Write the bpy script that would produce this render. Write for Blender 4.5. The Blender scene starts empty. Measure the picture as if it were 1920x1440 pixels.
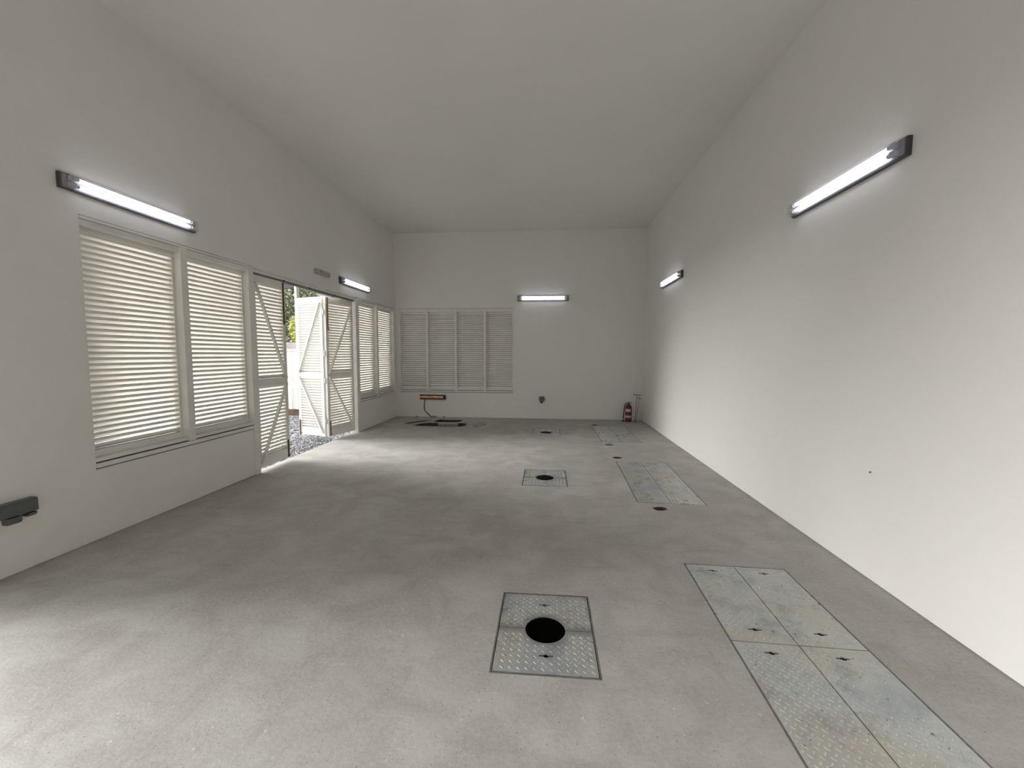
import bpy, math, random
from mathutils import Vector, Matrix
from mathutils.geometry import tessellate_polygon
random.seed(7)
S = bpy.context.scene
COL = S.collection

# ------------------------------------------------------------------ room dimensions (metres)
XL, XR, H, D, YB = -3.807, 2.309, 4.565, 10.13, -3.0
HEAD, SILL = 2.725, 0.607

# ------------------------------------------------------------------ mesh builder
class MB:
    def __init__(s): s.v = []; s.f = []
    def add(s, vs, fs):
        b = len(s.v); s.v += [tuple(p) for p in vs]; s.f += [tuple(i + b for i in f) for f in fs]; return s
    def box(s, x0, x1, y0, y1, z0, z1):
        vs = [(x, y, z) for z in (z0, z1) for y in (y0, y1) for x in (x0, x1)]
        return s.add(vs, [(0, 2, 3, 1), (4, 5, 7, 6), (0, 1, 5, 4), (2, 6, 7, 3), (0, 4, 6, 2), (1, 3, 7, 5)])
    def bar(s, a, b, w, t, up=(0, 0, 1)):
        a, b = Vector(a), Vector(b); d = (b - a).normalized()
        n = d.cross(Vector(up)).normalized() * (w / 2); m = n.normalized().cross(d) * (t / 2)
        vs = [p + i * n + j * m for p in (a, b) for i, j in ((-1, -1), (1, -1), (1, 1), (-1, 1))]
        return s.add(vs, [(0, 1, 2, 3), (7, 6, 5, 4), (0, 4, 5, 1), (1, 5, 6, 2), (2, 6, 7, 3), (3, 7, 4, 0)])
    def prism(s, prof, a0, a1, axis=0):
        """profile of (u,v) pairs extruded along an axis: axis 0 -> (a,u,v), 2 -> (u,v,a)"""
        n = len(prof); mk = (lambda a, u, v: (a, u, v)) if axis == 0 else (lambda a, u, v: (u, v, a))
        vs = [mk(a, u, v) for a in (a0, a1) for u, v in prof]
        return s.add(vs, [tuple(range(n))[::-1], tuple(range(n, 2 * n))] + [(i, (i + 1) % n, n + (i + 1) % n, n + i) for i in range(n)])
    def tube(s, pts, r, n=10, cap=True):
        pts = [Vector(p) for p in pts]; rs = r if isinstance(r, (list, tuple)) else [r] * len(pts)
        vs = []; fs = []; ref = None
        for i, p in enumerate(pts):
            d = (pts[min(i + 1, len(pts) - 1)] - pts[max(i - 1, 0)]).normalized()
            if ref is None: ref = Vector((0, 0, 1)) if abs(d.z) < .9 else Vector((1, 0, 0))
            u = d.cross(ref).normalized(); w = u.cross(d); ref = w
            vs += [p + rs[i] * (math.cos(t) * u + math.sin(t) * w) for t in [2 * math.pi * k / n for k in range(n)]]
        for i in range(len(pts) - 1):
            fs += [(i * n + k, i * n + (k + 1) % n, (i + 1) * n + (k + 1) % n, (i + 1) * n + k) for k in range(n)]
        if cap: fs += [tuple(range(n))[::-1], tuple(range((len(pts) - 1) * n, len(pts) * n))]
        return s.add(vs, fs)
    def lathe(s, prof, n=28, c=(0, 0, 0)):
        vs = [(c[0] + r * math.cos(2 * math.pi * k / n), c[1] + r * math.sin(2 * math.pi * k / n), c[2] + z) for r, z in prof for k in range(n)]
        fs = [(i * n + k, i * n + (k + 1) % n, (i + 1) * n + (k + 1) % n, (i + 1) * n + k) for i in range(len(prof) - 1) for k in range(n)]
        fs += [tuple(range(n))[::-1], tuple(range((len(prof) - 1) * n, len(prof) * n))]
        return s.add(vs, fs)
    def slab(s, loops, z0, z1, deep=None):
        """flat plate: outer loop then hole loops, top at z1; side walls down to z0 (holes to deep if given, with a floor)"""
        flat = [p for l in loops for p in l]
        tris = tessellate_polygon([[Vector((p[0], p[1], 0)) for p in l] for l in loops])
        up = []
        for t in tris:
            a, b, c = (flat[i] for i in t)
            up.append(t if (b[0] - a[0]) * (c[1] - a[1]) - (b[1] - a[1]) * (c[0] - a[0]) > 0 else t[::-1])
        s.add([(x, y, z1) for x, y in flat], up)
        if deep is None: s.add([(x, y, z0) for x, y in flat], [t[::-1] for t in up])
        for k, l in enumerate(loops):
            n = len(l); zb = z0 if (k == 0 or deep is None) else deep
            s.add([(x, y, z1) for x, y in l] + [(x, y, zb) for x, y in l], [(i, (i + 1) % n, n + (i + 1) % n, n + i) for i in range(n)])
            if k and deep is not None: s.add([(x, y, zb) for x, y in l], [tuple(range(n))])
        return s
    def build(s, name, mat, parent=None, smooth=False, bevel=0, loc=None):
        me = bpy.data.meshes.new(name); me.from_pydata(s.v, [], s.f); me.update()
        me.materials.append(mat)
        if smooth: me.polygons.foreach_set('use_smooth', [True] * len(me.polygons))
        o = bpy.data.objects.new(name, me); COL.objects.link(o)
        if parent: o.parent = parent
        if loc: o.location = loc
        if bevel:
            b = o.modifiers.new('bevel', 'BEVEL'); b.width = bevel; b.segments = 2; b.limit_method = 'ANGLE'
        return o

def tag(o, label=None, cat=None, group=None, kind=None):
    for k, v in (('label', label), ('category', cat), ('group', group), ('kind', kind)):
        if v: o[k] = v
    return o
def empty(name, loc, rz=0):
    o = bpy.data.objects.new(name, None); COL.objects.link(o)
    o.location = loc; o.rotation_euler = (0, 0, rz); o.empty_display_size = .1; return o
def copy_tree(o, loc, rz=None):
    c = o.copy(); COL.objects.link(c); c.location = loc
    if rz is not None: c.rotation_euler = (0, 0, rz)
    for ch in o.children:
        k = ch.copy(); COL.objects.link(k); k.parent = c
        for g in ch.children:
            q = g.copy(); COL.objects.link(q); q.parent = k
    return c

# ------------------------------------------------------------------ materials
def lin(c): return tuple(((x / 255) / 12.92 if x / 255 <= .04045 else ((x / 255 + .055) / 1.055) ** 2.4) for x in c)
class NT:
    def __init__(s, name):
        s.m = bpy.data.materials.new(name); s.m.use_nodes = True; s.t = s.m.node_tree
        s.b = s.t.nodes['Principled BSDF']; s.out = s.t.nodes['Material Output']; s._c = None
    def n(s, kind, **kw):
        o = s.t.nodes.new(kind)
        for k, v in kw.items():
            if k in o.inputs: o.inputs[k].default_value = v
            else: setattr(o, k, v)
        return o
    def l(s, a, b): s.t.links.new(a, b)
    def co(s):
        if not s._c: s._c = s.n('ShaderNodeTexCoord')
        return s._c.outputs['Object']
    def noise(s, scale, detail=4, rough=.55, stretch=None, dist=0):
        o = s.n('ShaderNodeTexNoise'); o.inputs['Scale'].default_value = scale; o.inputs['Detail'].default_value = detail
        o.inputs['Roughness'].default_value = rough; o.inputs['Distortion'].default_value = dist
        if stretch:
            mp = s.n('ShaderNodeMapping'); mp.inputs['Scale'].default_value = stretch[:3]
            if len(stretch) > 3: mp.inputs['Rotation'].default_value = (0, 0, stretch[3])
            s.l(s.co(), mp.inputs[0]); s.l(mp.outputs[0], o.inputs[0])
        else: s.l(s.co(), o.inputs[0])
        return o.outputs['Fac']
    def ramp(s, fac, stops):
        r = s.n('ShaderNodeValToRGB'); e = r.color_ramp.elements
        while len(e) < len(stops): e.new(.5)
        for i, (p, c) in enumerate(stops):
            e[i].position = p; e[i].color = (c, c, c, 1) if isinstance(c, (int, float)) else (*c, 1)
        s.l(fac, r.inputs[0]); return r.outputs[0]
    def mix(s, fac, a, b, mode='MIX'):
        x = s.n('ShaderNodeMix'); x.data_type = 'RGBA'; x.blend_type = mode
        for sock, val in ((x.inputs[0], fac), (x.inputs[6], a), (x.inputs[7], b)):
            if isinstance(val, (int, float)): sock.default_value = val
            elif isinstance(val, tuple): sock.default_value = (*val, 1) if len(val) == 3 else val
            else: s.l(val, sock)
        return x.outputs[2]
    def bump(s, h, strength=.2, dist=.01):
        b = s.n('ShaderNodeBump'); b.inputs['Strength'].default_value = strength; b.inputs['Distance'].default_value = dist
        s.l(h, b.inputs['Height']); s.l(b.outputs[0], s.b.inputs['Normal'])
    def base(s, c):
        if isinstance(c, tuple): s.b.inputs['Base Color'].default_value = (*c, 1)
        else: s.l(c, s.b.inputs['Base Color'])
    def set(s, **kw):
        for k, v in kw.items(): s.b.inputs[k.replace('_', ' ')].default_value = v
def simple(name, c, rough=.5, metal=0, var=.08, scale=12, bump=0):
    t = NT(name); f = t.noise(scale, 3)
    t.base(t.ramp(f, [(.3, tuple(x * (1 - var) for x in c)), (.7, tuple(min(1, x * (1 + var)) for x in c))]))
    t.set(Roughness=rough, Metallic=metal)
    if bump: t.bump(t.noise(scale * 6, 3), bump, .004)
    return t.m

def plaster(name, c, bump=.25):
    t = NT(name)
    a = t.noise(.7, 3); b = t.noise(9, 5, .6)
    col = t.mix(t.ramp(a, [(.35, 0.0), (.65, 1.0)]), tuple(x * .97 for x in c), c)
    col = t.mix(t.ramp(b, [(.3, 0.0), (.75, .35)]), col, tuple(x * .94 for x in c))
    t.base(col); t.set(Roughness=.62)
    h = t.mix(.35, t.noise(55, 4, .6), t.noise(6, 3, .5)); t.bump(h, bump, .012)
    return t.m
M = {}
M['wall'] = plaster('white_plaster', (.755, .742, .715))
M['ceiling'] = plaster('ceiling_paint', (.75, .737, .712), .08)

t = NT('concrete_floor')
big = t.noise(.55, 5, .6, dist=.6); mid = t.noise(2.6, 6, .62, dist=.5); fine = t.noise(42, 5, .7)
c = t.mix(t.ramp(big, [(.36, 0.0), (.66, 1.0)]), (.375, .364, .338), (.475, .464, .438))
c = t.mix(t.ramp(mid, [(.40, 0.0), (.60, .75)]), c, (.31, .292, .264))
c = t.mix(t.ramp(fine, [(.33, 0.0), (.72, .42)]), c, (.55, .54, .515))
st = t.noise(3.2, 5, .65, (1.0, 7.0, 1.0, .5)); c = t.mix(t.ramp(st, [(.60, 0.0), (.72, .28)]), c, (.58, .56, .53))
st2 = t.noise(2.4, 4, .6, (6.0, .8, 1.0, .2)); c = t.mix(t.ramp(st2, [(.62, 0.0), (.74, .35)]), c, (.27, .25, .22))
sp = t.noise(95, 2, .5); c = t.mix(t.ramp(sp, [(.665, 0.0), (.71, .75)]), c, (.12, .11, .10))
sw = t.noise(38, 2, .5); c = t.mix(t.ramp(sw, [(.70, 0.0), (.73, .6)]), c, (.66, .64, .60))
st3 = t.noise(1.5, 5, .62, (1.0, 3.4, 1.0, -.8)); c = t.mix(t.ramp(st3, [(.55, 0.0), (.72, .42)]), c, (.27, .255, .23))
rs = t.noise(1.1, 3, .5, dist=.3); c = t.mix(t.ramp(rs, [(.66, 0.0), (.74, .22)]), c, (.27, .19, .14))
t.base(c); t.set(Roughness=.68)
t.bump(t.mix(.45, fine, t.noise(5, 5, .6)), .27, .012); M['floor'] = t.m

M['paint'] = simple('white_painted_timber', (.72, .705, .665), .45, var=.06, scale=5, bump=.05)
M['slat'] = simple('white_louvre_paint', (.74, .725, .68), .42, var=.05, scale=4)
M['gap_shade'] = simple('painted_gap_shade', (.03, .028, .025), .9)  # near-black colour that stands for shade in the window gaps
M['rust_bolt'] = simple('rusty_bolt', (.16, .085, .03), .65, .4, .4, 60)
M['black'] = simple('black_plastic', (.015, .015, .016), .45)
M['grey_plastic'] = simple('grey_plastic', (.095, .102, .102), .42, var=.1)
M['housing'] = simple('dark_grey_housing', (.05, .05, .055), .4)
M['lampholder'] = simple('lampholder_grey', (.40, .40, .44), .5)
M['reflector'] = simple('pale_reflector', (.24, .23, .27), .35)
M['exit'] = simple('exit_box_grey', (.42, .41, .39), .4)
M['exit_lens'] = simple('exit_lens', (.36, .35, .33), .25)
M['copper'] = simple('copper', (.60, .29, .17), .35, 1, .55, 22)
M['cable'] = simple('green_black_cable', (.03, .032, .02), .5)
M['red'] = simple('dark_red_enamel', (.11, .004, .008), .28, var=.15)
M['paper'] = simple('label_paper', (.58, .52, .50), .6, var=.2, scale=60)
M['rubber'] = simple('black_rubber', (.012, .010, .010), .55)
M['rod'] = simple('dark_steel_rod', (.13, .12, .10), .45, .8, .2, 30)
M['steel'] = simple('bare_steel', (.42, .42, .43), .35, .7, .15, 20)
M['galv_frame'] = simple('galvanised_angle', (.20, .19, .17), .6, .4, .25, 25)
M['rough_concrete'] = simple('broken_concrete', (.30, .28, .25), .85, var=.3, scale=14, bump=.8)
M['dark_hole'] = simple('dark_rusty_hole', (.05, .036, .022), .9, var=.5, scale=40, bump=.6)
M['pit'] = simple('painted_pit_shade', (.055, .05, .042), .9, var=.3, scale=8, bump=.5)  # darkness inside the pits is put into this colour

def tread(name, shift, hole=False):
    t = NT(name)
    mp = t.n('ShaderNodeMapping'); mp.inputs['Location'].default_value = (shift, shift * 1.7, 0); t.l(t.co(), mp.inputs[0])
    def nz(sc, d=3, r=.5):
        o = t.n('ShaderNodeTexNoise'); o.inputs['Scale'].default_value = sc; o.inputs['Detail'].default_value = d
        o.inputs['Roughness'].default_value = r; t.l(mp.outputs[0], o.inputs[0]); return o.outputs['Fac']
    a, b, d = nz(2.6, 3), nz(3.4, 4, .6), nz(5.5, 5, .65)
    c = t.ramp(a, [(.30, (.42, .455, .475)), (.45, (.53, .55, .54)), (.57, (.535, .53, .475)), (.70, (.54, .50, .475))])
    c = t.mix(t.ramp(d, [(.50, 0.0), (.68, .6)]), c, (.24, .27, .31))
    s1 = nz(34, 2, .4); c = t.mix(t.ramp(s1, [(.70, 0.0), (.745, .8)]), c, (.06, .055, .05))
    if hole:
        sp_ = t.n('ShaderNodeSeparateXYZ'); t.l(t.co(), sp_.inputs[0])
        def mth(op, a, b=None):
            m = t.n('ShaderNodeMath'); m.operation = op
            for i, v in enumerate((a, b)):
                if v is None: continue
                if isinstance(v, (int, float)): m.inputs[i].default_value = v
                else: t.l(v, m.inputs[i])
            return m.outputs[0]
        x_, y_ = sp_.outputs[0], sp_.outputs[1]
        rad = mth('SUBTRACT', mth('SQRT', mth('ADD', mth('MULTIPLY', x_, x_), mth('MULTIPLY', y_, y_))), .105)
        dd = mth('ADD', mth('MINIMUM', rad, mth('ABSOLUTE', y_)), mth('MULTIPLY', mth('SUBTRACT', nz(9, 3), .5), .06))
        c = t.mix(t.ramp(dd, [(.018, .75), (.060, 0.0)]), c, (.27, .275, .285))
    t.base(c); t.set(Metallic=.5)
    r = t.ramp(b, [(.3, .24), (.7, .38)]); t.l(r, t.b.inputs['Roughness'])
    t.bump(nz(70, 3), .12, .003); return t.m
M['tread'] = [tread('galvanised_tread_%d' % i, 3.1 * i) for i in range(5)] + [tread('galvanised_tread_cut_%d' % i, 1.7 + 2.3 * i, True) for i in range(2)]

def emit(name, c, s):
    t = NT(name); t.set(Emission_Strength=s); t.b.inputs['Emission Color'].default_value = (*c, 1); t.base((.8, .8, .8)); return t.m
M['tube'] = emit('fluorescent_tube', (.87, .89, 1.0), 5.5)
t = NT('clear_ribbed_cover'); t.t.nodes.remove(t.b)
tr = t.n('ShaderNodeBsdfTransparent'); tl = t.n('ShaderNodeBsdfTranslucent'); gl = t.n('ShaderNodeBsdfGlossy')
tl.inputs[0].default_value = (.86, .86, .92, 1); gl.inputs['Roughness'].default_value = .2
m1 = t.n('ShaderNodeMixShader'); m1.inputs[0].default_value = .08; t.l(tr.outputs[0], m1.inputs[1]); t.l(tl.outputs[0], m1.inputs[2])
m2 = t.n('ShaderNodeMixShader'); m2.inputs[0].default_value = .06; t.l(m1.outputs[0], m2.inputs[1]); t.l(gl.outputs[0], m2.inputs[2])
t.l(m2.outputs[0], t.out.inputs['Surface']); M['cover'] = t.m

# outdoors
M['fence'] = simple('white_corrugated_sheet', (.74, .74, .72), .4, 0, .05, 3)
M['soil'] = simple('brown_soil', (.14, .09, .06), .9, var=.4, scale=10, bump=.6)
t = NT('gravel_stone'); v = t.n('ShaderNodeTexVoronoi'); v.inputs['Scale'].default_value = 26; t.l(t.co(), v.inputs[0])
sep = t.n('ShaderNodeSeparateColor'); t.l(v.outputs['Color'], sep.inputs[0])
t.base(t.ramp(sep.outputs[0], [(0, (.10, .10, .115)), (.5, (.27, .27, .29)), (1, (.50, .50, .51))])); t.set(Roughness=.8); M['gravel'] = t.m
M['render_wall'] = simple('pale_render', (.50, .46, .43), .8, var=.12, scale=4)
M['house'] = simple('house_wall_white', (.62, .60, .60), .8, var=.06, scale=3)
M['eaves'] = simple('dark_eaves', (.09, .09, .11), .6)
M['tile'] = simple('red_roof_tile', (.42, .20, .16), .8, var=.2, scale=8)
M['sheet_roof'] = simple('grey_sheet_roof', (.40, .39, .40), .6, var=.1)
M['grey_pole'] = simple('grey_pole', (.16, .16, .16), .5)
M['white_pole'] = simple('white_pole', (.66, .66, .64), .5)
def leafmat(name, a, b):
    t = NT(name); f = t.noise(7, 3); t.base(t.ramp(f, [(.35, a), (.65, b)])); t.set(Roughness=.55); return t.m
M['leaf_dark'] = leafmat('dark_leaves', (.08, .12, .06), (.27, .30, .17))
M['leaf_yellow'] = leafmat('yellow_green_leaves', (.34, .40, .08), (.50, .52, .14))
M['leaf_olive'] = leafmat('olive_leaves', (.24, .24, .09), (.46, .42, .2))
M['trunk'] = simple('bark', (.12, .09, .06), .9, var=.3)

# ------------------------------------------------------------------ floor with its openings
def rect(cx, cy, w, l, a=0):
    ca, sa = math.cos(a), math.sin(a)
    return [(cx + u * ca - v * sa, cy + u * sa + v * ca) for u, v in ((-w / 2, -l / 2), (w / 2, -l / 2), (w / 2, l / 2), (-w / 2, l / 2))]
HW, HL = .548, .69
HATCH = [(.006, 2.293), (-.011, 5.256), (.004, 8.36)]
GW, GL = .712, 1.70
GROUP = [(1.402, 2.283, math.radians(-1.6)), (1.384, 5.298, math.radians(-1.9)), (1.382, 8.355, 0)]
def blob(cx, cy, rx, ry, n, j, seed):
    r = random.Random(seed)
    return [(cx + rx * (1 + r.uniform(-j, j)) * math.cos(2 * math.pi * k / n), cy + ry * (1 + r.uniform(-j, j)) * math.sin(2 * math.pi * k / n)) for k in range(n)]
SPOTS = [(1.106, 6.40, .075, .065), (1.19, 4.285, .075, .055), (1.116, 7.32, .07, .06), (1.096, 9.36, .08, .06)]
spot_loops = [blob(x, y, a, b, 14, .18, 20 + i) for i, (x, y, a, b) in enumerate(SPOTS)]
PIT_A = [(-2.98, 8.86), (-2.6, 8.82), (-2.2, 8.81), (-1.86, 8.84), (-1.79, 9.04), (-1.86, 9.30), (-2.15, 9.27), (-2.55, 9.30), (-2.80, 9.27), (-2.92, 9.08)]
PIT_B = [(-2.62, 9.40), (-2.3, 9.38), (-2.08, 9.40), (-2.02, 9.58), (-2.05, 9.76), (-2.35, 9.73), (-2.58, 9.75), (-2.66, 9.57)]
PIT_C = [(-3.28, 9.12), (-3.16, 9.08), (-2.98, 9.30), (-2.82, 9.52), (-2.70, 9.60), (-2.74, 9.66), (-2.92, 9.62), (-3.10, 9.40)]
fr = .008
outer = [(XL - .10, YB - .1), (XR + .1, YB - .1), (XR + .1, D + .1), (XL - .10, D + .1)]
deep_loops = [rect(x, y, HW + 2 * fr, HL + 2 * fr) for x, y in HATCH] + [rect(x, y, GW + 2 * fr, GL + 2 * fr, a) for x, y, a in GROUP]
b = MB(); flat_holes = deep_loops + spot_loops + [PIT_A, PIT_B, PIT_C]
b.slab([outer] + flat_holes, -.16, 0, deep=-.16)
fl_floor = b.build('floor', M['floor'])
tag(fl_floor, 'bare grey concrete floor with scuffs and stains', 'floor', kind='structure')
# take the shallow bottoms out where a pit goes deeper: build pit linings as part of the floor's structure
me = fl_floor.data
import bmesh
bm = bmesh.new(); bm.from_mesh(me)
kill = [f for f in bm.faces if abs(f.calc_center_median().z + .16) < 1e-4 and len(f.verts) in (4, 8, 10) and f.normal.z != 0 and
        not any(abs(v.co.y - (YB - .1)) < 1e-4 for v in f.verts)]
bmesh.ops.delete(bm, geom=kill, context='FACES_ONLY'); bm.normal_update(); bm.to_mesh(me); bm.free()
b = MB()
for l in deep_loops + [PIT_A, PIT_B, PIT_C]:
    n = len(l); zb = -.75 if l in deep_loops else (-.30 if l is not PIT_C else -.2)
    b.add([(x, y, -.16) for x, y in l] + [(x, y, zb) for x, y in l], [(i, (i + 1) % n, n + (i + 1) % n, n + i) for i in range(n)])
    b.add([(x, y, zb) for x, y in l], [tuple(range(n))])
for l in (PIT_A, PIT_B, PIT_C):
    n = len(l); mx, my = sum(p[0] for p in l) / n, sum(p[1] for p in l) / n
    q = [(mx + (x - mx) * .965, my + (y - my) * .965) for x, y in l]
    b.add([(x, y, -.004) for x, y in q] + [(x, y, -.19) for x, y in q], [(i, (i + 1) % n, n + (i + 1) % n, n + i) for i in range(n)])  # inset liner added near-black so the broken holes look deep in shade
tag(b.build('trim_1', M['pit']), 'lining of the pits under the floor, coloured dark in place of shade', 'pit lining', kind='structure')

# ------------------------------------------------------------------ walls
def wall_cells(us, vs, holes):
    return [(us[i], us[i + 1], vs[j], vs[j + 1]) for i in range(len(us) - 1) for j in range(len(vs) - 1)
            if not any(h[0] < (us[i] + us[i + 1]) / 2 < h[1] and h[2] < (vs[j] + vs[j + 1]) / 2 < h[3] for h in holes)]
def wall(name, us, holes, thick, place, label, gap=.012):
    """slab in local (u, depth, z); every cell only gets the faces that border open space"""
    us = sorted(set(us + [x for h in holes for x in h[:2]])); vs = sorted({0.0, gap, H} | {x for h in holes for x in h[2:]})
    cells = wall_cells(us, vs, holes); S_ = {(c[0], c[2]) for c in cells}
    b = MB(); iu = {u: i for i, u in enumerate(us)}; iv = {v: i for i, v in enumerate(vs)}
    def has(i, j): return 0 <= i < len(us) - 1 and 0 <= j < len(vs) - 1 and (us[i], vs[j]) in S_
    for u0, u1, v0, v1 in cells:
        i, j = iu[u0], iv[v0]; f0 = .012 if v1 <= gap else 0.0
        P = lambda u, d, v: place(u, d, v)
        q = [[P(u0, f0, v0), P(u1, f0, v0), P(u1, f0, v1), P(u0, f0, v1)], [P(u1, thick, v0), P(u0, thick, v0), P(u0, thick, v1), P(u1, thick, v1)]]
        if not has(i - 1, j): q.append([P(u0, thick, v0), P(u0, f0, v0), P(u0, f0, v1), P(u0, thick, v1)])
        if not has(i + 1, j): q.append([P(u1, f0, v0), P(u1, thick, v0), P(u1, thick, v1), P(u1, f0, v1)])
        if not has(i, j - 1): q.append([P(u0, f0, v0), P(u0, thick, v0), P(u1, thick, v0), P(u1, f0, v0)])
        if not has(i, j + 1): q.append([P(u0, f0, v1), P(u1, f0, v1), P(u1, thick, v1), P(u0, thick, v1)])
        if v1 <= gap: q.append([P(u0, 0, v1), P(u1, 0, v1), P(u1, f0, v1), P(u0, f0, v1)])
        for k in q: b.add(k, [(0, 1, 2, 3)])
    return tag(b.build(name, M['wall']), label, 'wall', kind='structure')
W1, DR, W2 = (3.12, 5.10), (5.10, 8.10), (8.10, 10.06)
ENTRY = (-2.5, 2.10)
wall('wall_left', [YB, D], [(*W1, SILL, HEAD), (*DR, 0, HEAD), (*W2, SILL, HEAD), (*ENTRY, 0, HEAD)], .2,
     lambda u, d, v: (XL - d, u, v), 'white plastered left wall with louvred windows and folding door')
wall('wall_right', [YB, D], [], .2, lambda u, d, v: (XR + d, u, v), 'plain white plastered right wall')
BW = (-3.715, -.83)
wall('wall_back', [XL - .2, XR + .2], [(*BW, .63, HEAD)], .2, lambda u, d, v: (u, D + d, v), 'white plastered back wall with closed louvres')
wall('wall_rear', [XL - .2, XR + .2], [], .2, lambda u, d, v: (u, YB - d, v), 'white plastered wall behind the viewpoint')
b = MB(); b.box(XL - .2, XR + .2, YB - .2, D + .2, H, H + .2)
tag(b.build('ceiling', M['ceiling']), 'plain high white ceiling', 'ceiling', kind='structure')

# ------------------------------------------------------------------ louvres (local: x along, room towards -y, z up)
def louvres(b, x0, x1, z0, z1, yc, pitch=.05, dep=.05, rise=.056, lip=.025, th=.003):
    n = max(1, round((z1 - z0) / pitch)); p = (z1 - z0) / n
    for k in range(n):
        zc = z0 + p * (k + .5); yi, yo, zt, zb = yc - dep / 2, yc + dep / 2, zc + rise / 2, zc - rise / 2
        zl = max(z0 + .001, zt - lip); zb = max(z0 + .001, zb); zt = min(zt, z1 - .001); zl = min(zl, zt - .004)
        b.prism([(yi, zl), (yi, zt), (yo, zb + th * 1.4), (yo, zb), (yi + th, zt - th * 1.4), (yi + th, zl)], x0, x1)
def window(name, loc, rz, x0, x1, zb, zt, posts, panels, label, backing=False, slat=None):
    e = empty(name, loc, rz); tag(e, label, 'window', kind='structure')
    f = MB(); f.box(x0, x1, -.010, .145, zt - .030, zt - .007); f.box(x0, x1, .004, .145, zt - .085, zt - .032)
    f.build('window_frame', M['paint'], e, bevel=.003)
    s = MB(); s.box(x0, x1, -.016, .145, zb + .012, zb + .050); s.build('window_sill', M['paint'], e, bevel=.003)
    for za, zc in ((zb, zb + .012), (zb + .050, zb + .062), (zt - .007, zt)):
        s = MB(); s.box(x0, x1, .02, .145, za, zc); s.build('painted_shadow_line', M['gap_shade'], e)  # dark strips: the shadow lines at sill and head are put in as colour
    s = MB(); s.box(x0, x1, .0, .145, zb + .062, zb + .094); s.build('sill_bead', M['paint'], e, bevel=.002)
    for xa, xb, za, zc in posts:
        m = MB(); m.box(xa, xb, -.012, .14, za, zc); m.build('mullion', M['paint'], e, bevel=.003)
    za, zc = zb + .094, zt - .085
    for xa, xb in panels:
        r = MB(); r.box(xa, xb, .068, .135, za, za + .058); r.box(xa, xb, .068, .135, zc - .035, zc)
        r.box(xa, xa + .022, .068, .135, za + .058, zc - .035); r.box(xb - .022, xb, .068, .135, za + .058, zc - .035)
        r.build('panel_frame', M['paint'], e, bevel=.002)
        l = MB(); louvres(l, xa + .022, xb - .022, za + .058, zc - .035, .10, **(slat or {})); l.build('louvre_panel', M['slat'], e)
    if backing:
        k = MB(); k.box(panels[0][0], panels[-1][1], .15, .17, zb + .03, zt - .03); k.build('light_block_board', M['paint'], e)  # unseen board added behind the slats to keep daylight out
    return e
zt_in, zb_in = HEAD - .085, SILL + .094
window('window_1', (XL, 0, 0), math.pi / 2, W1[0], W1[1] - .09, SILL, HEAD,
       [(4.035, 4.115, SILL + .052, zt_in + .055), (5.012, 5.098, 0.0, HEAD - .03)], [(3.122, 4.035), (4.115, 5.012)],
       'wide white louvred window nearest on the left wall, two panels beside the folding door')
window('window_2', (XL, 0, 0), math.pi / 2, W2[0] - .005, W2[1], SILL, HEAD,
       [(7.955, 8.09, 0.0, HEAD - .03), (8.96, 9.04, SILL + .052, zt_in + .055), (9.985, 10.055, SILL + .052, zt_in + .055)], [(8.09, 8.96), (9.04, 9.985)],
       'white louvred window at the far end of the left wall, between folding door and corner')
window('window_3', (0, D, 0), 0, BW[0], BW[1], .63, HEAD,
       [(-3.713, -3.68, .682, zt_in + .055), (-3.018, -2.968, .682, zt_in + .055), (-2.292, -2.240, .682, zt_in + .055), (-1.562, -1.510, .682, zt_in + .055), (-.858, -.832, 2.28, zt_in + .055)],
       [(-3.68, -3.018), (-2.968, -2.292), (-2.240, -1.562), (-1.510, -.835)],
       'closed white louvred window of four panels on the back wall', backing=True, slat=dict(dep=.036, rise=.062, lip=.030))
# door head: beam and track over the folding door
e = empty('trim_2', (XL, 0, 0), math.pi / 2); tag(e, 'white door head beam with folding door track', 'door head', kind='structure')
b = MB(); b.box(5.10, 7.955, -.010, .11, HEAD - .03, HEAD); b.box(5.10, 7.955, .004, .11, HEAD - .07, HEAD - .032); b.build('beam', M['paint'], e, bevel=.003)
b = MB(); b.box(5.10, 7.955, .018, .034, HEAD - .092, HEAD - .07); b.box(5.10, 7.955, .07, .086, HEAD - .092, HEAD - .07); b.box(5.10, 7.955, .034, .07, HEAD - .078, HEAD - .07)
b.build('track', M['galv_frame'], e)
for x in (5.76, 6.42, 7.2):
    b = MB(); b.lathe([(.012, 0), (.012, .026)], 12, (x, .012, HEAD - .088)); b.build('bolt_socket', M['black'], e)

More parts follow.
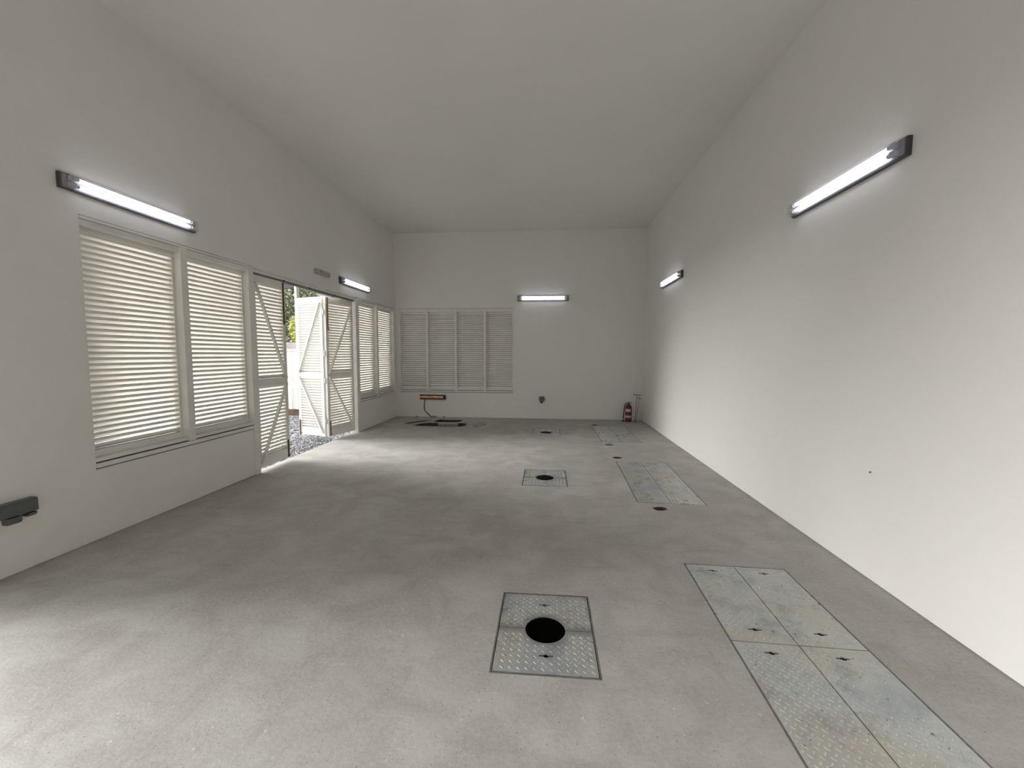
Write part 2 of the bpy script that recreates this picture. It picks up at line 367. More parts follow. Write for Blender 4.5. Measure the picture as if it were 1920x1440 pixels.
# ------------------------------------------------------------------ folding door leaves
def leaf(name, loc, rz, w, apex_right, label, bolts_at, z0=.05, z1=2.63):
    e = empty(name, loc, rz); tag(e, label, 'door', 'leaves of the folding door', 'structure')
    T = .045; st = .062; zm = 1.20
    f = MB(); f.box(0, st, 0, T, z0, z1); f.box(w - st, w, 0, T, z0, z1)
    f.box(st, w - st, 0, T, z0, z0 + .15); f.box(st, w - st, 0, T, zm - .05, zm + .05); f.box(st, w - st, 0, T, z1 - .10, z1)
    f.build('leaf_frame', M['paint'], e, bevel=.002)
    for za, zc in ((z0 + .15, zm - .05), (zm + .05, z1 - .10)):
        l = MB(); louvres(l, st, w - st, za, zc, .024, dep=.042, rise=.054); l.build('louvre_panel', M['slat'], e)
    xa, xo = (w - st * .7, st * .7) if apex_right else (st * .7, w - st * .7)
    for zo, zi in ((z1 - .10, zm + .035), (z0 + .06, zm - .035)):
        k = MB(); k.bar((xo, -.014, zo), (xa, -.014, zi), .026, .034, (0, 1, 0)); k.build('brace', M['paint'], e)
    for x, za, zc in bolts_at:
        k = MB(); k.box(x - .008, x + .008, -.006, .0, za, zc); k.tube([(x, -.014, za), (x, -.014, zc)], .006, 8); k.box(x - .01, x + .028, -.018, -.004, za + .02, za + .032)
        k.build('tower_bolt', M['rust_bolt'], e)
    return e
l1 = leaf('door_1', (XL - .02, 5.105, 0), math.pi / 2, .672, True, 'closed white louvred door leaf beside the nearest window', [(.628, 2.02, 2.62), (.628, .06, .32)])
a4 = math.atan2(7.925 - 7.225, -3.848 + 4.018); w4 = math.hypot(.70, .17)
l4 = leaf('door_2', (-4.018, 7.225, 0), a4, w4, False, 'white louvred door leaf hinged beside the far window and swung slightly outwards', [(.045, 2.02, 2.62), (.045, .07, .34)])
a3 = math.atan2(7.222 - 7.43, -4.085 + 4.715); w3 = math.hypot(.63, .208)
l3 = leaf('door_3', (-4.715, 7.43, 0), a3, w3, False, 'sunlit white louvred door leaf folded back outside, the middle one in the doorway', [(.03, .06, .34)], z0=.06)
for z in (.35, 1.1, 1.6, 2.35):
    k = MB(); k.tube([(w3 + .026, .012, z - .05), (w3 + .026, .012, z + .05)], .009, 10); k.box(w3 + .002, w3 + .02, .006, .012, z - .05, z + .05); k.build('hinge', M['steel'], l3)

# ------------------------------------------------------------------ batten lamps
def make_lamp(loc, rz, label):
    L = 1.24; h = .062
    e = empty('fluorescent_lamp', loc, rz); tag(e, label, 'lamp', 'twin tube batten lamps on the walls')
    b = MB(); b.prism([(0, -h), (0, h), (-.022, h), (-.036, h - .004), (-.036, -h + .004), (-.022, -h)], -L / 2, L / 2); hs = b.build('housing', M['housing'], e, bevel=.004)
    b = MB(); b.box(-L / 2 + .012, L / 2 - .012, -.041, -.0365, -.050, .050); b.build('reflector', M['reflector'], e)
    prof = [(-.037, -h), (-.078, -h + .012), (-.092, -h + .028), (-.092, h - .028), (-.078, h - .012), (-.037, h)]
    n = len(prof); b = MB(); xs = [(-L / 2, .0), (-L / 2 + .004, .0), (-L / 2 + .035, 1), (L / 2 - .035, 1), (L / 2 - .004, 0), (L / 2, 0)]
    ring = []
    for i, (x, k) in enumerate(((-L / 2, .55), (-L / 2 + .03, 1), (L / 2 - .03, 1), (L / 2, .55))):
        ring += [(x, -.037 + (y + .037) * k, z * (.94 + .06 * k)) for y, z in prof]
    fs = [(i * n + j, i * n + j + 1, (i + 1) * n + j + 1, (i + 1) * n + j) for i in range(3) for j in range(n - 1)]
    fs += [tuple(range(n)), tuple(range(3 * n, 4 * n))[::-1]]
    b.add(ring, fs); b.build('clear_cover', M['cover'], e)
    for z in (-.026, .026):
        b = MB(); b.tube([(-L / 2 + .085, -.062, z), (L / 2 - .085, -.062, z)], .013, 14); b.build('tube', M['tube'], e, smooth=True)
        for s in (-1, 1):
            b = MB(); x = s * (L / 2 - .065); b.box(x - .02, x + .02, -.078, -.042, z - .017, z + .017); b.tube([(x - s * .02, -.062, z), (x - s * .045, -.062, z)], .0138, 12)
            b.build('lampholder', M['lampholder'], hs, bevel=.003)
    return e
ZL = 2.945
lamp = make_lamp((XL, 3.60, ZL), math.pi / 2, 'lit twin tube lamp on the left wall above the nearest louvred window')
def lamp_copy(loc, rz, label): tag(copy_tree(lamp, loc, rz), label)
lamp_copy((XL, 7.96, ZL), math.pi / 2, 'lit twin tube lamp on the left wall beside the emergency light')
lamp_copy((-.105, D, 2.953), 0, 'lit twin tube lamp on the back wall beside the closed louvres')
lamp_copy((XR, 3.545, 2.94), -math.pi / 2, 'lit twin tube lamp nearest on the right wall')
lamp_copy((XR, 7.97, 2.985), -math.pi / 2, 'lit twin tube lamp at the far end of the right wall')

# emergency light above the door
e = empty('emergency_light', (XL, 6.735, 2.948), math.pi / 2); tag(e, 'unlit grey emergency light box above the folding door', 'emergency light')
b = MB(); b.box(-.205, .205, -.058, 0, -.043, .043); b.build('body', M['exit'], e, bevel=.012)
b = MB(); b.box(-.125, .19, -.066, -.059, -.034, .034); b.build('lens', M['exit_lens'], e, bevel=.004)
for q in ((-.105, -.085, -.012, .02), (.14, .152, -.022, -.008)):
    b = MB(); b.box(q[0], q[1], -.069, -.0665, q[2], q[3]); b.build('indicator', M['grey_plastic'], e)

# ------------------------------------------------------------------ socket boxes
e = empty('socket_box', (XL, 2.545, .48), math.pi / 2); tag(e, 'dark grey double socket box low on the left wall', 'socket')
b = MB(); b.box(-.135, .125, -.062, 0, -.045, .058); b.build('body', M['grey_plastic'], e, bevel=.010)
b = MB(); b.box(-.125, .115, -.074, -.063, -.038, .048); b.build('cover', M['grey_plastic'], e, bevel=.006)
for x0, x1, z in ((-.055, .022, -.098), (.058, .11, -.075)):
    b = MB(); b.prism([(-.004, -.047), (-.070, -.047), (-.066, z + .012), (-.052, z), (-.012, z), (-.004, z + .008)], x0, x1); b.build('cable_gland', M['grey_plastic'], e, bevel=.006)
e = empty('junction_box', (-.117, D, .506), 0); tag(e, 'small dark grey junction box low on the back wall', 'junction box')
b = MB(); b.box(-.062, .062, -.07, 0, -.06, .055); b.build('body', M['grey_plastic'], e, bevel=.012)
b = MB(); b.box(-.05, .05, -.078, -.071, -.048, .044); b.build('cover', M['grey_plastic'], e, bevel=.005)
b = MB(); b.lathe([(.024, -.105), (.030, -.098), (.030, -.075), (.022, -.062)], 16, (-.005, -.035, 0)); b.build('cable_gland', M['black'], e)

# ------------------------------------------------------------------ copper earth bar and its cable
e = empty('earth_bar', (-2.86, D, .512), 0); tag(e, 'copper earth bar in a black box below the back wall louvres', 'earth bar')
b = MB(); b.box(-.33, .33, -.012, 0, -.058, .058); b.box(-.33, .33, -.05, -.012, .04, .058); b.box(-.33, .33, -.05, -.012, -.058, -.04); b.box(.29, .33, -.05, -.012, -.04, .04)
b.build('backing_box', M['black'], e)
b = MB(); b.box(-.335, .27, -.042, -.034, -.026, .030); b.build('bar', M['copper'], e, bevel=.002)
for x in (-.31, .2):
    b = MB(); b.box(x, x + .05, -.034, -.012, -.015, .015); b.build('insulator', M['black'], e)
for k in range(9):
    x = -.29 + k * .065
    b = MB(); b.lathe([(.015, 0), (.015, .006), (.009, .008), (.009, .018)], 6); me2 = b
    b.v = [(x + p[0], -.042 - p[2], p[1] + .002) for p in b.v]; b.build('bolt', M['copper'], e)
b = MB(); pts = [(-3.062, D - .040, .452), (-3.063, D - .044, .42), (-3.072, D - .036, .36), (-3.084, D - .018, .27), (-3.082, D - .014, .20), (-3.05, D - .014, .14), (-2.98, D - .016, .08), (-2.925, D - .022, .025), (-2.89, D - .04, .010)]
tag(b.tube(pts, .010, 10).build('earth_cable', M['cable'], smooth=True), 'thin dark cable hanging from the copper earth bar to the floor', 'cable')

# ------------------------------------------------------------------ checker plate covers
def lug(b, x, y, a):
    ca, sa = math.cos(a), math.sin(a)
    P = [(-.0145, 0, 0), (-.006, -.0045, 0), (.006, -.0045, 0), (.0145, 0, 0), (.006, .0045, 0), (-.006, .0045, 0), (-.007, 0, .0031), (.007, 0, .0031)]
    b.add([(x + u * ca - v * sa, y + u * sa + v * ca, z) for u, v, z in P], [(0, 1, 6), (1, 2, 7, 6), (2, 3, 7), (3, 4, 7), (4, 5, 6, 7), (5, 0, 6)])
def slot(cx, cy, w=.075, t=.012):
    k = .013
    pts = [(-w / 2, -t / 2), (-k, -t / 2), (-k * .6, -k), (k * .6, -k), (k, -t / 2), (w / 2, -t / 2), (w / 2, t / 2), (k, t / 2), (k * .6, k), (-k * .6, k), (-k, t / 2), (-w / 2, t / 2)]
    return [(cx + x, cy + y) for x, y in pts]
def plate_mesh(loop, slots, w, l, y0, hole=None):
    b = MB(); b.slab([loop] + [slot(*s) for s in slots], -.007, 0)
    p = .0425; nx = int(w / p); ny = int(l / p)
    for i in range(nx + 1):
        for j in range(ny + 1):
            for q, (ox, oy) in enumerate(((0, 0), (.5, .5))):
                x = -w / 2 + p * (i + ox) + (w - p * nx) / 2 - p * .25; y = y0 + p * (j + oy) + (l - p * ny) / 2 - p * .25
                if abs(x) > w / 2 - .013 or not (y0 + .013 < y < y0 + l - .013): continue
                if hole and math.hypot(x - hole[0], y - hole[1]) < hole[2] + .014: continue
                if any(abs(x - s[0]) < .054 and abs(y - s[1]) < .026 for s in slots): continue
                lug(b, x, y, math.radians(-42 if q == 0 else 48))
    return b
R = .1165; HALF = HL / 2 - .0015; HWp = HW - .012
# near half (local y from -HALF to 0) with its half of the round hole
arc = [(R * math.cos(math.pi * k / 24), -R * math.sin(math.pi * k / 24)) for k in range(25)]       # from +x through -y to -x
near_loop = [(-HWp / 2, -HALF + .005), (HWp / 2, -HALF + .005), (HWp / 2, -.003)] + [(x, min(y, -.003)) for x, y in arc] + [(-HWp / 2, -.003)]
far_loop = [(-x, -y) for x, y in near_loop]
near_b = plate_mesh(near_loop, [(.005, -.212)], HWp, HALF, -HALF, (0, 0, R)); far_b = plate_mesh(far_loop, [(-.005, .232)], HWp, HALF, 0, (0, 0, R))
place3 = ['nearest', 'middle', 'farthest']
z_p = .0
def frame(cx, cy, w, l, a, label, g):
    b = MB(); o = fr - .001
    for sx in (-1, 1): b.box(*sorted((sx * (w / 2), sx * (w / 2 + o))), -l / 2 - o, l / 2 + o, -.03, .0005)
    for sy in (-1, 1): b.box(-w / 2, w / 2, *sorted((sy * (l / 2), sy * (l / 2 + o))), -.03, .0005)
    for sx in (-1, 1): b.box(*sorted((sx * (w / 2 - .022), sx * w / 2)), -l / 2, l / 2, -.03, -.0085)
    for sy in (-1, 1): b.box(-w / 2 + .022, w / 2 - .022, *sorted((sy * (l / 2 - .022), sy * l / 2)), -.03, -.0085)
    o = b.build('cover_frame', M['galv_frame'], loc=(cx, cy, 0)); o.rotation_euler = (0, 0, a); return tag(o, label, 'cover frame', g)
first = {}
for i, (x, y) in enumerate(HATCH):
    frame(x, y, HW, HL, 0, 'thin steel frame in the floor around the %s round-holed cover' % place3[i], 'frames of the round-holed covers')
    for half, bb in (('near', near_b), ('far', far_b)):
        if half not in first:
            o = first[half] = bb.build('round_hole_cover', M['tread'][5 if half == 'near' else 6], loc=(x, y, z_p))
        else:
            o = first[half].copy(); COL.objects.link(o); o.location = (x, y, z_p)
        tag(o, '%s half of the %s square tread plate cover with a round hole' % (half, place3[i]), 'floor cover', 'round-holed tread plate covers')
PW, PL = GW / 2 - .006, GL / 2 - .006
pl_loop = [(-PW / 2, -PL / 2), (PW / 2, -PL / 2), (PW / 2, PL / 2), (-PW / 2, PL / 2)]
plate_b = plate_mesh(pl_loop, [(0, -PL / 2 + .11), (0, PL / 2 - .075)], PW, PL, -PL / 2)
base_plate = None; pm = []
for k in range(5):
    pm.append(None)
names = {(0, 1): 'far left', (1, 1): 'far right', (0, 0): 'near left', (1, 0): 'near right'}
n = 0
for i, (x, y, a) in enumerate(GROUP):
    frame(x, y, GW, GL, a, 'thin steel frame in the floor around the %s four-plate cover' % place3[i], 'frames of the four-plate covers')
    for (c_, r_), nm in names.items():
        u, v = (-1, 1)[c_] * GW / 4, (-1, 1)[r_] * GL / 4; u *= .999
        k = (i * 2 + c_ * 2 + r_ + (c_ * r_)) % 5
        if pm[k] is None:
            o = plate_b.build('tread_plate', M['tread'][k]); pm[k] = o
        else:
            o = pm[k].copy(); COL.objects.link(o)
        ca, sa = math.cos(a), math.sin(a)
        o.location = (x + u * ca - v * sa, y + u * sa + v * ca, z_p); o.rotation_euler = (0, 0, a)
        tag(o, '%s rectangular tread plate of the %s four-plate cover near the right wall' % (nm, place3[i]), 'floor cover', 'rectangular tread plates')
# dark broken holes next to the four-plate covers
spot_lab = ['dark rusty hole in the floor just beyond the middle four-plate cover', 'dark rusty hole in the floor just in front of the middle four-plate cover',
            'dark rusty hole in the floor just in front of the farthest four-plate cover', 'dark rusty hole in the floor just beyond the farthest four-plate cover']
for i, (x, y, a, bb) in enumerate(SPOTS):
    l = spot_loops[i]; n = len(l); b = MB(); vs = []
    for s_, z in ((.995, -.001), (.85, -.006), (.6, -.03), (.3, -.06)): vs += [((px - x) * s_, (py - y) * s_, z + .002 * math.sin(5 * px * 40)) for px, py in l]
    b.add(vs, [(r * n + k, r * n + (k + 1) % n, (r + 1) * n + (k + 1) % n, (r + 1) * n + k) for r in range(3) for k in range(n)] + [tuple(range(3 * n, 4 * n))])
    tag(b.build('floor_hole', M['dark_hole'], loc=(x, y, 0), smooth=True), spot_lab[i], 'floor hole', 'rusty holes by the four-plate covers')

# ------------------------------------------------------------------ broken opening in the floor at the back
def ridge(path, w, h, seed):
    r = random.Random(seed); b = MB(); n = len(path); vs = []
    for i, p in enumerate(path):
        q, s_ = path[(i + 1) % n], path[i - 1]; d = Vector((q[0] - s_[0], q[1] - s_[1], 0)).normalized(); nn = Vector((d.y, -d.x, 0))
        for k, (o, z) in enumerate(((.004, .001), (w * .25, h * r.uniform(.5, 1.2)), (w * .6, h * r.uniform(.3, 1.0)), (w * r.uniform(.85, 1.2), .001))):
            vs.append((p[0] + nn.x * o, p[1] + nn.y * o, z))
    fs = [(i * 4 + k, i * 4 + k + 1, ((i + 1) % n) * 4 + k + 1, ((i + 1) % n) * 4 + k) for i in range(n) for k in range(3)]
    fs += [(i * 4 + 3, i * 4, ((i + 1) % n) * 4, ((i + 1) % n) * 4 + 3) for i in range(n)]
    return b.add(vs, fs)
def dense(l, k=4, j=.02, seed=1):
    r = random.Random(seed); o = []
    for i, p in enumerate(l):
        q = l[(i + 1) % len(l)]
        for s_ in range(k):
            t_ = s_ / k; o.append((p[0] + (q[0] - p[0]) * t_ + (r.uniform(-j, j) * .3 if s_ else 0), p[1] + (q[1] - p[1]) * t_ + (r.uniform(0, 0) if s_ else 0)))
    return o
tag(ridge(dense(PIT_A, 4), .05, .006, 3).build('broken_concrete', M['rough_concrete']), 'rough broken concrete rim around the long front slot at the back left', 'broken concrete', 'broken rims at the back left')
tag(ridge(dense(PIT_B, 4), .035, .005, 4).build('broken_concrete', M['rough_concrete']), 'rough broken concrete rim around the small rear hole under the earth bar', 'broken concrete', 'broken rims at the back left')
e = empty('steel_channel', (-2.22, 9.10, -.30)); tag(e, 'bare steel channel lying inside the broken floor slot', 'steel channel')
b = MB(); b.box(-.27, .20, .10, .125, .238, .296); b.box(-.27, .20, .125, .16, .28, .296); b.build('web', M['steel'], e, bevel=.002)
for x in (-.2, .13):
    b = MB(); b.box(x, x + .04, .10, .14, 0, .238); b.build('leg', M['steel'], e)
def chunk(x, y, r, seed, label, name='concrete_chunk', z=0):
    rr = random.Random(seed); b = MB(); pr = []
    vs = []; n = 8
    for z_, s_ in ((0, .8), (.45, 1), (.95, .7), (1.2, .3)):
        vs += [(r * s_ * rr.uniform(.75, 1.15) * math.cos(2 * math.pi * k / n) * 1.3, r * s_ * rr.uniform(.75, 1.15) * math.sin(2 * math.pi * k / n), r * z_ * .75) for k in range(n)]
    b.add(vs, [(i * n + k, i * n + (k + 1) % n, (i + 1) * n + (k + 1) % n, (i + 1) * n + k) for i in range(3) for k in range(n)] + [tuple(range(n))[::-1], tuple(range(3 * n, 4 * n))])
    tag(b.build(name, M['rough_concrete'], loc=(x, y, z)), label, 'rubble', 'bits of rubble along the back wall')
chunk(-3.26, D - .06, .035, 1, 'small concrete crumb at the back wall foot, left of the hanging cable')
chunk(-2.80, D - .07, .045, 2, 'larger concrete crumb at the back wall foot, just right of the cable end')
chunk(-2.56, D - .06, .032, 3, 'small concrete crumb at the back wall foot, farthest right of the cable')
b = MB(); rr = random.Random(5)
for k in range(46):
    a = rr.uniform(0, 2 * math.pi); q = rr.random() ** .6; x, y, s_ = -1.50 + .17 * q * math.cos(a), 9.08 + .26 * q * math.sin(a), rr.uniform(.010, .026)
    vs = [(x + s_ * rr.uniform(.7, 1.2) * cx_, y + s_ * rr.uniform(.7, 1.2) * cy_, max(0.0005, s_ * .5 * (1 + cz_))) for cx_, cy_, cz_ in ((-1, -1, -1), (1, -1, -1), (1, 1, -1), (-1, 1, -1), (-.6, -.6, .6), (.6, -.5, .8), (.5, .6, .5), (-.6, .5, .7))]
    b.add(vs, [(0, 3, 2, 1), (4, 5, 6, 7), (0, 1, 5, 4), (1, 2, 6, 5), (2, 3, 7, 6), (3, 0, 4, 7)])
tag(b.build('rubble', M['rough_concrete']), 'patch of loose concrete rubble at the right end of the broken floor slot', 'rubble', kind='stuff')

# ------------------------------------------------------------------ fire extinguisher
e = empty('fire_extinguisher', (1.955, 9.93, 0)); tag(e, 'dark red fire extinguisher standing on the floor in the back right corner', 'fire extinguisher')
r = .078
b = MB(); b.lathe([(.066, 0), (r, .006), (r, .035), (r, .325), (.072, .36), (.055, .39), (.032, .408), (.024, .415), (.024, .43)], 32); b.build('cylinder', M['red'], e, smooth=True)
for z0, z1, a0, a1 in ((.245, .305, math.radians(195), math.radians(300)), (.10, .155, math.radians(190), math.radians(318))):
    b = MB(); n = 14; vs = [((r + .0012) * math.cos(a0 + (a1 - a0) * k / n), (r + .0012) * math.sin(a0 + (a1 - a0) * k / n), z) for z in (z0, z1) for k in range(n + 1)]
    b.add(vs, [(k, k + 1, n + 2 + k, n + 1 + k) for k in range(n)]); b.build('paper_label', M['paper'], e, smooth=True)
b = MB(); b.box(-.018, .018, -.018, .018, .43, .452); b.tube([(-.018, 0, .44), (-.045, 0, .44)], .01, 8); vl = b.build('valve', M['black'], e)
b = MB(); b.bar((.0, 0, .468), (.075, 0, .447), .02, .006); b.bar((-.02, 0, .46), (.02, 0, .470), .02, .008); b.bar((0, 0, .449), (.06, 0, .430), .02, .006); b.build('handle', M['rubber'], vl)
b = MB(); b.tube([(.018, -.012, .441), (.034, -.03, .43)], .008, 8); b.lathe([(.016, .40), (.016, .412)], 12, (.036, -.04, .02)); b.build('gauge', M['steel'], vl)
b = MB(); b.tube([(-.04, 0, .44), (-.07, -.004, .425), (-.095, -.01, .37), (-.105, -.015, .28), (-.118, -.02, .16), (-.128, -.022, .075)], .013, 12); hz = b.build('hose', M['rubber'], e, smooth=True)
b = MB(); b.tube([(-.128, -.022, .078), (-.13, -.022, .052)], [.015, .016], 12); b.build('hose_collar', M['paper'], hz)
b = MB(); b.tube([(-.13, -.022, .052), (-.133, -.022, .004)], [.015, .021], 12); b.build('nozzle', M['rubber'], hz)

# ------------------------------------------------------------------ lifting keys leaning in the corner
def key(foot, top, hdir, hl, label):
    e = empty('lifting_key', foot); tag(e, label, 'lifting key', 'lifting keys in the corner')
    t_ = Vector(top) - Vector(foot); hd = Vector(hdir).normalized() * hl / 2
    b = MB(); b.tube([(0, 0, .006), t_], .005, 8); b.build('shaft', M['rod'], e)
    b = MB(); b.tube([t_ - hd, t_ + hd], .008, 8); b.build('handle', M['rod'], e)
    b = MB(); d = t_.normalized(); b.bar((-.018, 0, .012), (.018, 0, .012), .008, .012); b.build('foot', M['rod'], e)
key((2.09, 9.86, 0), (2.185, D - .012, .622), (1, -.10, -.06), .19, 'lifting key with a wide T handle leaning on the back wall in the corner')
key((2.10, 9.80, 0), (XR - .085, D - .10, .555), (.55, .1, -.12), .10, 'shorter lifting key with a dark knobbed T handle, nearest the right wall')
b = MB(); b.tube([(XR, 3.08, .77), (XR - .010, 3.08, .768)], .0055, 8)
tag(b.build('wall_screw', M['rod']), 'tiny dark screw sticking out of the right wall', 'screw')

# ------------------------------------------------------------------ outdoors
b = MB(); b.box(-40, XL - .2, -25, 45, -.25, -.075)
tag(b.build('ground', M['gravel']), 'grey gravel yard outside', 'ground', kind='structure')
rr = random.Random(11); b = MB()
ICO = []
ph = (1 + 5 ** .5) / 2
iv = [(-1, ph, 0), (1, ph, 0), (-1, -ph, 0), (1, -ph, 0), (0, -1, ph), (0, 1, ph), (0, -1, -ph), (0, 1, -ph), (ph, 0, -1), (ph, 0, 1), (-ph, 0, -1), (-ph, 0, 1)]
iff = [(0, 11, 5), (0, 5, 1), (0, 1, 7), (0, 7, 10), (0, 10, 11), (1, 5, 9), (5, 11, 4), (11, 10, 2), (10, 7, 6), (7, 1, 8), (3, 9, 4), (3, 4, 2), (3, 2, 6), (3, 6, 8), (3, 8, 9), (4, 9, 5), (2, 4, 11), (6, 2, 10), (8, 6, 7), (9, 8, 1)]
for k in range(5200):
    x = rr.uniform(-6.9, -3.93); y = rr.uniform(5.2, 10.2)
    if k > 3800: x = rr.uniform(-4.9, -3.93); y = rr.uniform(5.6, 8.4)
    s_ = rr.uniform(.010, .022); fl_ = rr.uniform(.5, .9); rot = rr.uniform(0, 6.28); ca, sa = math.cos(rot), math.sin(rot); el = rr.uniform(.8, 1.4)
    vs = []
    for vx, vy, vz in iv:
        j = rr.uniform(.75, 1.15) * s_ / 1.9 * 1.25; X, Y, Z = vx * j * el, vy * j, vz * j * fl_
        vs.append((x + X * ca - Y * sa, y + X * sa + Y * ca, max(-.073, -.062 + Z + rr.uniform(0, .004))))
    b.add(vs, iff)
tag(b.build('gravel', M['gravel']), 'loose grey and white gravel in front of the open doorway', 'gravel', kind='stuff')

b = MB(); b.box(XL - .55, XL - .2, 2.76, 2.94, -.075, 3.4); b.box(XL - .70, XL - .55, 2.76, 3.42, -.075, 3.4)  # added out of view to block daylight from the window's near louvres
tag(b.build('wall_light_baffle', M['wall']), 'unseen baffle added outside the nearest window to dim its louvres', 'wall', kind='structure')
FY = 10.45
e = empty('corrugated_fence', (-6.6, FY, 0)); tag(e, 'white corrugated sheet fence outside the doorway', 'fence')
prof = []; x = -3.6; pch = .17
while x < 2.0:
    prof += [(x, 0), (x + .09, 0), (x + .105, -.03), (x + .155, -.03)]; x += pch
front = prof + [(p[0], p[1] + .004) for p in prof[::-1]]
m_ = len(prof); b = MB(); vs = [(px, py, z) for z in (.10, 1.66) for px, py in prof]; b.add(vs, [(i, i + 1, m_ + i + 1, m_ + i) for i in range(m_ - 1)])
o = b.build('sheet', M['fence'], e); sm = o.modifiers.new('thick', 'SOLIDIFY'); sm.thickness = .003
b = MB(); b.box(-3.6, 2.0, -.045, .02, 1.66, 1.71); b.build('top_rail', M['fence'], e)
b = MB(); b.box(-3.6, 2.0, .0, .06, -.075, .10); b.build('base_board', M['soil'], e)
for x in (-3.2, -1.6, .05, 1.6):
    b = MB(); b.box(x - .03, x + .03, .01, .07, -.075, 1.70); b.build('post', M['fence'], e)
e = empty('pole', (-6.93, 10.95, -.075)); tag(e, 'thin pale pole with a dark pipe rising behind the corrugated fence', 'pole')
b = MB(); b.tube([(0, 0, 0), (0, 0, 6.2)], .03, 12); b.build('mast', M['white_pole'], e)
b = MB(); b.tube([(.062, .01, 0), (.062, .01, 5.6)], .028, 10); b.build('pipe', M['grey_pole'], e)
b = MB(); b.box(-14, -5.6, 11.9, 12.1, -.075, 1.93)
tag(b.build('boundary_wall', M['render_wall']), 'low pale concrete wall behind the corrugated fence', 'wall')
def foliage(name, c, rad, n, mat, label, cat, leaf=.09, trunk=None, seed=1):
    rr = random.Random(seed); e = empty(name, (c[0], c[1], -.075)); tag(e, label, cat)
    b = MB()
    for k in range(n):
        while True:
            p = Vector((rr.uniform(-1, 1), rr.uniform(-1, 1), rr.uniform(-1, 1)))
            if p.length < 1: break
        p = p.normalized() * p.length ** .45
        p = Vector((p.x * rad[0], p.y * rad[1], p.z * rad[2] + c[2] + .075))
        u = Vector((rr.uniform(-1, 1), rr.uniform(-1, 1), rr.uniform(-.6, .6))).normalized(); w = u.cross(Vector((rr.uniform(-1, 1), rr.uniform(-1, 1), rr.uniform(-1, 1)))).normalized()
        L = leaf * rr.uniform(.6, 1.3)
        b.add([p - u * L, p + w * L * .42 - u * L * .1, p + u * L, p - w * L * .42 - u * L * .1], [(0, 1, 2, 3)])
    b.build('foliage', M[mat], e)
    b = MB(); b.tube([(0, 0, 0), (.05, .02, c[2] * .6), (0, 0, c[2] + .075)], [.09, .07, .04], 8); b.build('trunk', M['trunk'], e)
    return e
foliage('shrub', (-7.72, 12.75, 2.35), (.55, .45, .55), 900, 'leaf_yellow', 'bright yellow-green shrub behind the low concrete wall', 'shrub', .09, seed=3)
foliage('tree', (-9.0, 14.6, 2.9), (1.0, .8, 1.15), 2400, 'leaf_dark', 'dark green bushy tree in front of the pale house', 'tree', .10, seed=4)
foliage('tree', (-11.2, 21.8, 5.3), (2.2, .9, .95), 2200, 'leaf_olive', 'olive tree top showing above the grey sheet roof', 'tree', .12, seed=5)
e = empty('house', (-11.6, 17.2, -.075)); tag(e, 'pale house with dark eaves beyond the fence', 'house')
b = MB(); b.box(-2.6, 1.0, 0, 2.4, 0, 4.45); b.build('wall', M['house'], e)
b = MB(); b.box(-2.9, 1.05, -.35, 2.7, 4.45, 4.85); b.build('eaves', M['eaves'], e)
b = MB(); b.prism([(-.5, 4.85), (2.9, 4.85), (1.2, 6.0)], -3.0, 1.15); b.build('roof', M['tile'], e)
b = MB(); b.box(-1.9, -1.0, -.06, .0, 1.6, 3.0); b.build('window', M['eaves'], e)
e = empty('shed', (-8.9, 16.2, -.075)); tag(e, 'low outbuilding with a grey corrugated roof beyond the fence', 'shed')
b = MB(); b.box(-1.6, 3.0, 0, 1.9, 0, 3.42); b.build('wall', M['render_wall'], e)
b = MB(); vs = []; n = 60
for k in range(n + 1):
    x = -1.7 + 4.8 * k / n; z = .025 * math.sin(k * math.pi / 1.0 + (k % 2) * math.pi / 2)
    vs += [(x, -.25, 3.43 + (.03 if k % 2 else 0)), (x, 2.0, 4.08 + (.03 if k % 2 else 0))]
b.add(vs, [(2 * k, 2 * k + 2, 2 * k + 3, 2 * k + 1) for k in range(n)]); o = b.build('sheet_roof', M['sheet_roof'], e)
sm = o.modifiers.new('thick', 'SOLIDIFY'); sm.thickness = .01

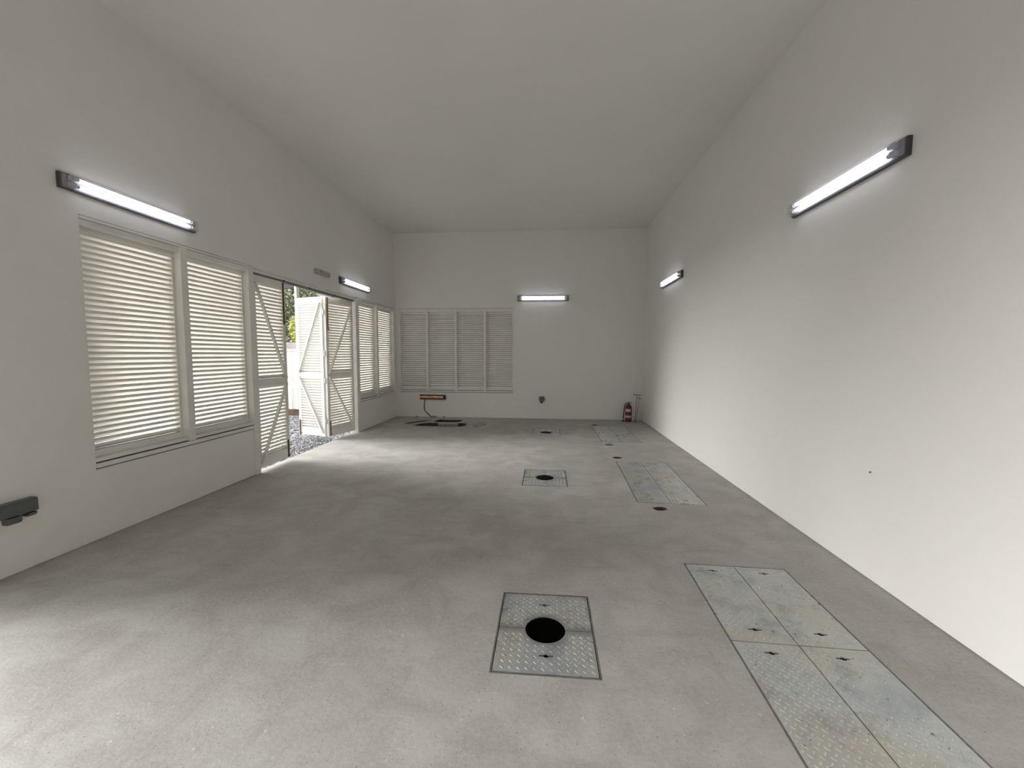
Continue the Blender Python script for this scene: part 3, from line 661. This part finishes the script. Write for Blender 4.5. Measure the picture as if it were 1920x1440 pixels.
# ------------------------------------------------------------------ sky
w = bpy.data.worlds.new('overcast_sky'); S.world = w; w.use_nodes = True; nt = w.node_tree
bg = nt.nodes['Background']; tc = nt.nodes.new('ShaderNodeTexCoord'); sx = nt.nodes.new('ShaderNodeSeparateXYZ'); rp = nt.nodes.new('ShaderNodeValToRGB')
nt.links.new(tc.outputs['Generated'], sx.inputs[0]); nt.links.new(sx.outputs['Z'], rp.inputs[0]); nt.links.new(rp.outputs[0], bg.inputs[0])
rp.color_ramp.elements[0].color = (.86, .86, .84, 1); rp.color_ramp.elements[1].color = (1, 1, 1, 1)
bg.inputs[1].default_value = 1.9

# low hazy sun through thin cloud, from the yard side
sl = bpy.data.lights.new('hazy_sun', 'SUN'); sl.energy = 10.5; sl.angle = math.radians(48); sl.color = (1.0, .99, .965)
so = bpy.data.objects.new('hazy_sun', sl); COL.objects.link(so); so.location = (-12, 8, 6)
el, az = math.radians(15), math.radians(6)
dv = Vector((math.cos(el) * math.cos(az), -math.cos(el) * math.sin(az), -math.sin(el)))
so.rotation_euler = dv.to_track_quat('-Z', 'Y').to_euler()

# ------------------------------------------------------------------ camera
yaw, pitch, roll, F = 0.084207, -0.072775, 0.003548, 770.03
cy_, sy_ = math.cos(yaw), math.sin(yaw)
f = Vector((-sy_ * math.cos(pitch), cy_ * math.cos(pitch), math.sin(pitch))); r0 = Vector((cy_, sy_, 0)); u0 = r0.cross(f)
rv = math.cos(roll) * r0 + math.sin(roll) * u0; uv = -math.sin(roll) * r0 + math.cos(roll) * u0
cam = bpy.data.cameras.new('camera'); co = bpy.data.objects.new('camera', cam); COL.objects.link(co)
co.matrix_world = Matrix(((rv.x, uv.x, -f.x, 0), (rv.y, uv.y, -f.y, 0), (rv.z, uv.z, -f.z, 1.6), (0, 0, 0, 1)))
cam.sensor_width = 36; cam.sensor_fit = 'HORIZONTAL'; cam.lens = 36 * F / 1920; cam.clip_start = .05; cam.clip_end = 300
S.camera = co
S.view_settings.view_transform = 'Standard'; S.view_settings.look = 'None'; S.view_settings.gamma = 1; S.view_settings.use_curve_mapping = False
S.view_settings.exposure = 0.0
try:
    S.cycles.diffuse_bounces = 8; S.cycles.max_bounces = 16; S.cycles.transparent_max_bounces = 12
except Exception: pass
